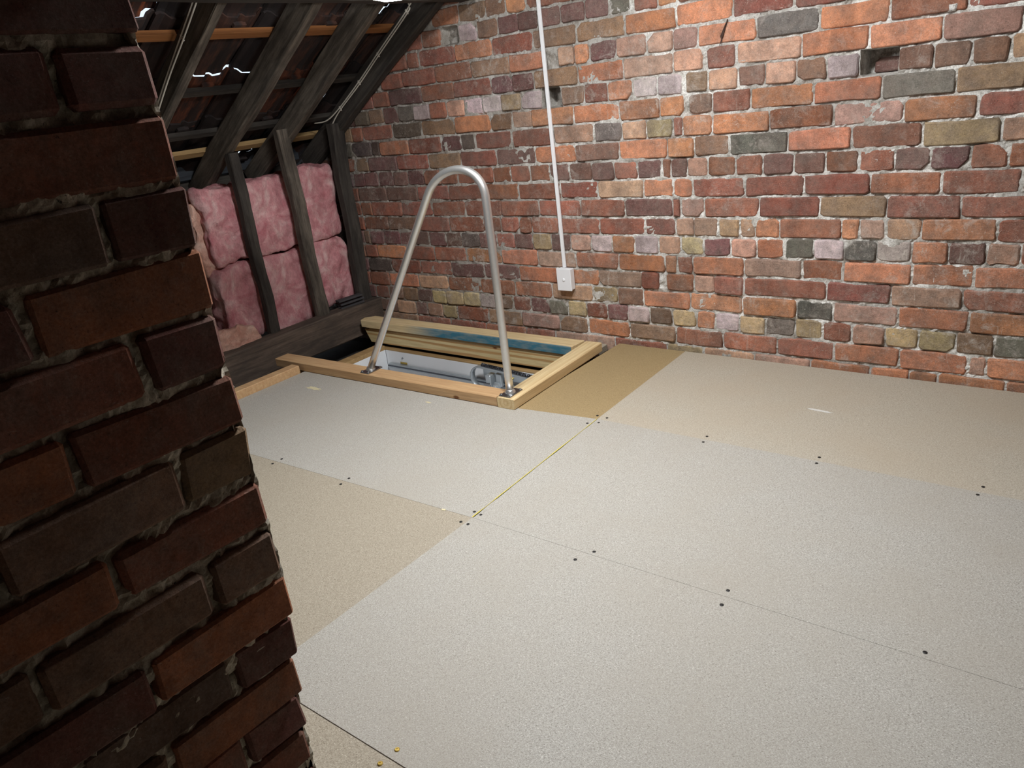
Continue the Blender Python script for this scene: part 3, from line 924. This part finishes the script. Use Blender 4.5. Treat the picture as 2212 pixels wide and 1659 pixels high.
cb = cable('lower of two white cables along the rafter beside the brick wall', [(x, y4 - .012, z - .004) for x, z in c4] + [(-3.64, y4 - .012, 1.155), (-3.665, y4 - .02, 1.125)])
clips(cb, [(x, y4 - .010, z + .003) for x, z in [(-2.93, 1.636), (-3.18, 1.468), (-3.36, 1.348), (-3.55, 1.23)]], .026)
y1 = 1.845
c1_ = [(-2.50, 1.93), (-2.846, 1.668), (-3.006, 1.549), (-3.183, 1.418), (-3.40, 1.25)]
cd = cable('upper of two white cables on the rafter beside the chimney', [(x, y1 - .004, z + .030) for x, z in c1_])
ce = cable('lower of two white cables on the rafter beside the chimney', [(x + .004, y1 - .004, z + .012 + (.004 if i == 3 else 0)) for i, (x, z) in enumerate(c1_)])
clips(ce, [(-3.01, y1 - .002, 1.568)], .03)

# ================================================================ conduit and switch box on the wall
tr = empty('cable_conduit', (-2.188, YW - .006, .37))
tag(tr, 'thin white vertical cable conduit fixed to the brick wall', 'conduit')
beam('channel', (-2.188, YW - .009, .372), (-2.205, YW - .009, 2.05), .017, .010, M['white_plastic'], tr, (0, -1, 0), 2, 0, .0015)
beam('cover', (-2.188, YW - .0165, .372), (-2.205, YW - .0165, 2.05), .013, .005, M['white_plastic'], tr, (0, -1, 0), 2, 0, .0015)
jb = empty('junction_box', (-2.179, YW, .26))
tag(jb, 'small white junction box at the foot of the conduit', 'junction box')
box('box_body', -2.2165, -2.138, YW - .031, YW - .002, .262, .370, M['white_plastic'], jb, .003)
box('lid', -2.2195, -2.135, YW - .043, YW - .0325, .259, .373, M['white_plastic'], jb, .004)
me = lathe_mesh([(.0085, 0), (.0085, .003), (.006, .005), (.001, .005)], 14)
mobj('lid_screw', me, M['white_plastic'], jb, Matrix.Translation((-2.177, YW - .042, .316)) @ Matrix.Rotation(math.radians(90), 4, 'X'), True)

tw = empty('wire_tie', (-1.328, YW - .004, 1.395))
tag(tw, 'old twisted wire hanging from a mortar joint', 'wire')
for k in range(3):
    pts = [(-1.328 + .002 * k, YW + .012, 1.398), (-1.330, YW - .006 - .003 * k, 1.372), (-1.342 - .004 * k, YW - .010, 1.335), (-1.356 + .006 * k, YW - .008, 1.300 + .006 * k)]
    mobj('strand', tube_mesh(pts, [.0025, .002, .002, .001], 6), M['twig'], tw)
pb = pydata('pebble', *brick_mesh(.022, .022, .02, random.Random(3)))
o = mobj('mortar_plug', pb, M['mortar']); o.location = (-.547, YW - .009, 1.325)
tag(o, 'round grey plug in the brickwork right of the open socket', 'plug')

# ================================================================ hatch: timber surround
hs = empty('hatch_surround', (-2.7, 2.6, 0))
tag(hs, 'pine timber kerb framing the loft hatch opening', 'hatch frame')
beam('front_beam', (-3.462, 2.242, .023), (-1.984, 2.288, .023), .088, .044, M['pine_red'], hs, (0, 0, 1), 8, .0004, .003, 71)
beam('side_beam', (-1.934, 2.243, .0235), (-1.962, 2.985, .0235), .088, .045, M['pine'], hs, (0, 0, 1), 8, .0004, .003, 72)
# back beam with a nosed left end
def plank(name, poly, z0, z1, mat):
    xs = [p[0] for p in poly]; ys = [p[1] for p in poly]
    cx, cy, cz = (min(xs) + max(xs)) / 2, (min(ys) + max(ys)) / 2, (z0 + z1) / 2
    bm = bmesh.new()
    lo = [bm.verts.new((x - cx, y - cy, z0 - cz)) for x, y in poly]
    hi = [bm.verts.new((x - cx, y - cy, z1 - cz)) for x, y in poly]
    nn = len(poly)
    bm.faces.new(lo[::-1]); bm.faces.new(hi)
    for i in range(nn): bm.faces.new((lo[i], lo[(i + 1) % nn], hi[(i + 1) % nn], hi[i]))
    bmesh.ops.recalc_face_normals(bm, faces=bm.faces)
    bmesh.ops.bevel(bm, geom=bm.edges[:], offset=.0025, segments=1, affect='EDGES')
    me = bpy.data.meshes.new(name); bm.to_mesh(me); bm.free()
    return mobj(name, me, M[mat], hs, Matrix.Translation((cx, cy, cz)))
plank('back_beam', [(-3.530, 2.868), (-2.030, 2.880), (-2.018, 2.990), (-3.50, 2.965), (-3.545, 2.915)], .002, .046, 'pine_blue')
plank('packer_strip', [(-3.48, 2.878), (-1.985, 2.888), (-1.985, 2.975), (-3.45, 2.965)], -.012, .0015, 'pale_batten')
# deep trimmer with a slanted left end
v = [(-3.525, 0, -.0135), (-1.985, 0, -.0135), (-1.985, 0, -.092), (-3.485, 0, -.092)]
cx = -2.75
vv = [(x - cx, y, z + .07) for y in (-.02, .02) for x, _, z in v]
me = fix_normals(pydata('trimmer', vv, [[0, 1, 2, 3], [7, 6, 5, 4], [0, 4, 5, 1], [1, 5, 6, 2], [2, 6, 7, 3], [3, 7, 4, 0]]))
mobj('trimmer', me, M['pine_grain'], hs, Matrix.Translation((cx, 2.908, -.07)) @ Matrix.Rotation(.004, 4, 'Z'))
box('front_trimmer', -3.44, -1.92, 2.30, 2.33, -.112, -.002, M['pine'], hs)
box('end_trimmer', -1.975, -1.935, 2.345, 2.90, -.112, -.002, M['pine'], hs)
box('infill_sill', -3.56, -1.97, 2.995, 3.118, -.045, -.012, M['board_tan'], hs, .002)

# ================================================================ hatch: white box with ladder hardware
hb = empty('loft_hatch', (-2.65, 2.6, -.36))
tag(hb, 'white lined loft hatch with steel ladder hardware inside', 'hatch')
XL, XR, YF, YB, ZT, ZB = -3.36, -1.98, 2.36, 2.872, -.118, -.42
def wl(name, x0, x1, y0, y1, z0, z1, mat, par=hb): return box(name, x0, x1, y0, y1, z0, z1, M[mat], par, .0015)
sd_b = wl('side_panel', XL, XR, YB, YB + .018, ZB, ZT - .006, 'white_board')
wl('side_panel', XL, XR, YF - .018, YF, ZB, ZT - .006, 'white_board')
wl('side_panel', XL - .018, XL, YF, YB, ZB, ZT - .006, 'white_board')
wl('side_panel', XR, XR + .004, YF, YB, ZB, ZT - .006, 'white_board')
wl('edge_trim', XL - .07, XR, YB, YB + .035, ZT - .006, ZT + .004, 'pale_batten')
o = wl('edge_trim', XL - .068, XL, YF - .03, YB, ZT - .006, ZT + .02, 'pale_batten')
wl('edge_trim', XL, XR, YF - .02, YF, ZT - .006, ZT + .004, 'pale_batten')
wl('door_panel', XL + .003, XR - .003, YF + .003, YB - .003, -.30, -.285, 'white_board')
# rail along the back side
rail = wl('track_rail', -3.33, XR - .004, YB - .022, YB - .004, -.224, -.198, 'steel')
wl('rail_groove', -3.33, XR - .004, YB - .0245, YB - .0225, -.214, -.206, 'spring', rail)
wl('striker_plate', -3.245, -3.19, YB - .003, YB - .0002, -.196, -.184, 'brass')
def bolt(x, y, z, r, mat, par=hb, name='bolt'):
    me = lathe_mesh([(r, 0), (r, .004), (r * .7, .0065), (r * .1, .0065)], 12)
    return mobj(name, me, M[mat], par, Matrix.Translation((x, y, z)) @ Matrix.Rotation(math.radians(90), 4, 'X'))
bolt(-3.222, YB - .0005, -.160, .0055, 'zinc', name='screw')
# hook shaped lifting arm with the spring over it
ya = YB - .055
arm = []
for (x, z) in [(-1.99, -.150), (-2.2, -.131), (-2.42, -.113), (-2.56, -.104)]: arm.append((x, z))
for i in range(1, 13):
    a = math.radians(85 + i * 18.5)
    arm.append((-2.575 + .062 * math.cos(a) * 1.0, -.168 + .064 * math.sin(a)))
arm += [(-2.46, -.262), (-2.40, -.275)]
av = []; af = []
for (x, z) in arm: av += [(x, ya - .016, z), (x, ya + .016, z)]
n = len(arm)
af = [[2 * i, 2 * i + 1, 2 * i + 3, 2 * i + 2] for i in range(n - 1)]
am = pydata('arm', av, af)
ao = mobj('lifting_arm', am, M['steel'], hb, None, True)
md = ao.modifiers.new('thick', 'SOLIDIFY'); md.thickness = .008; md.offset = 0
sp = []
for i in range(0, 480):
    t = i / 479
    x = -1.99 + (-2.56 + 1.99) * t
    z = (-.150 + (.046) * t) + .014 + .004 * math.sin(t * 3.1)
    a = t * 2 * math.pi * 60
    sp.append((x, ya - .004 + .0075 * math.cos(a), z + .0075 * math.sin(a)))
mobj('spring', tube_mesh(sp, .0028, 5), M['spring'], ao)
wl('bracket_plate', -2.60, -1.985, YB - .006, YB - .0005, -.185, -.130, 'steel')
bolt(-2.60 + .055, YB - .006, -.160, .006, 'brass', name='screw'); bolt(-2.40, YB - .006, -.165, .006, 'brass', name='screw')
hg = box('hinge_block', -2.522, -2.488, ya - .03, ya + .02, -.30, -.135, M['steel'], hb, .003)
box('hinge_fold', -2.535, -2.487, ya - .036, ya - .030, -.222, -.178, M['zinc'], hg, .003)
box('hinge_plate', -2.470, -2.435, ya - .008, ya + .012, -.20, -.128, M['steel'], hb, .003)
me = lathe_mesh([(.024, 0), (.024, .012), (.014, .014), (.014, .026), (.010, .03), (.001, .03)], 6)
mobj('pivot_nut', me, M['steel'], hb, Matrix.Translation((-2.462, ya - .008, -.196)) @ Matrix.Rotation(math.radians(90), 4, 'X'))

# ================================================================ grab rail
gr = empty('grab_rail', (-2.37, 2.275, .046))
tag(gr, 'bent aluminium tube hoop standing over the loft hatch', 'grab rail')
yl, yr = 2.268, 2.298
A = Vector((-2.785, yl, .055)); D = Vector((-1.949, yr, .055))
# in-plane path: straight leg, bend, straight near-vertical leg
def plane_y(x): return yl + (yr - yl) * (x - A.x) / (D.x - A.x)
B = Vector((-2.245, 0, .878)); Cc = Vector((-1.951, 0, .862))
pts = []
for i in range(11): pts.append((A.x + (B.x - A.x) * i / 10, A.z + (B.z - A.z) * i / 10))
# cubic bend
tB = Vector((B.x - A.x, B.z - A.z)).normalized(); tC = Vector((0.02, 1)).normalized()
k1, k2 = .150, .145
P0 = Vector((B.x, B.z)); P1 = P0 + tB * k1; P3 = Vector((Cc.x, Cc.z)); P2 = P3 + Vector((-.004, 1)) * k2
for i in range(1, 22):
    t = i / 22
    q = P0 * (1 - t) ** 3 + P1 * 3 * t * (1 - t) ** 2 + P2 * 3 * t * t * (1 - t) + P3 * t ** 3
    pts.append((q.x, q.y))
for i in range(11): pts.append((Cc.x + (D.x - Cc.x) * i / 10, Cc.z + (D.z - Cc.z) * i / 10))
mobj('tube', tube_mesh([(x, plane_y(x), z) for x, z in pts], .0165, 20), M['alu'], gr, None, True)
for (p, rz) in ((A, 0.03), (D, .04)):
    pl = box('base_plate', p.x - .028, p.x + .030, p.y - .045, p.y + .050, .0455, .0505, M['zinc'], gr, .002, rz)
    me = lathe_mesh([(.024, 0), (.024, .004), (.0185, .012), (.0165, .016)], 18)
    mobj('weld_collar', me, M['alu'], gr, Matrix.Translation((p.x, p.y, .0502)), True)
    for sx in (-.020, .022):
        for sy in (-.037, .040):
            me = lathe_mesh([(.0065, 0), (.0065, .004), (.0045, .0055), (.001, .0055)], 6)
            mobj('bolt', me, M['zinc'], pl, Matrix.Translation((p.x + sx, p.y + sy, .0505)))

# ================================================================ lamp
R = .13
dome_me = lathe_mesh([(.002, -.078), (.035, -.076), (.070, -.066), (.098, -.050), (.118, -.030), (.128, -.012), (R, -.001)], 32)
base_me = lathe_mesh([(R + .008, -.004), (R + .010, .004), (R + .008, .018), (R - .02, .026), (.02, .028), (.006, .03)], 32)
for pos, mat, lab in zip(LAMPS, ('lamp', 'added_lamp'), ('bright white dome lamp just showing at the top edge above the rafters', 'added dome lamp out of view, evening the light on floor and wall')):
    lp = empty('oyster_lamp', pos)
    tag(lp, lab, 'lamp', 'dome lamps hung from the roof')
    lx, ly, lz = pos
    mobj('diffuser', dome_me.copy(), M[mat], lp, Matrix.Translation(pos), True)
    mobj('base', base_me, M['white_plastic'], lp, Matrix.Translation(pos), True)
    mobj('hanger_rod', tube_mesh([(lx, ly, lz + .028), (lx, ly, und(lx) + .165)], .007, 8), M['white_plastic'], lp)
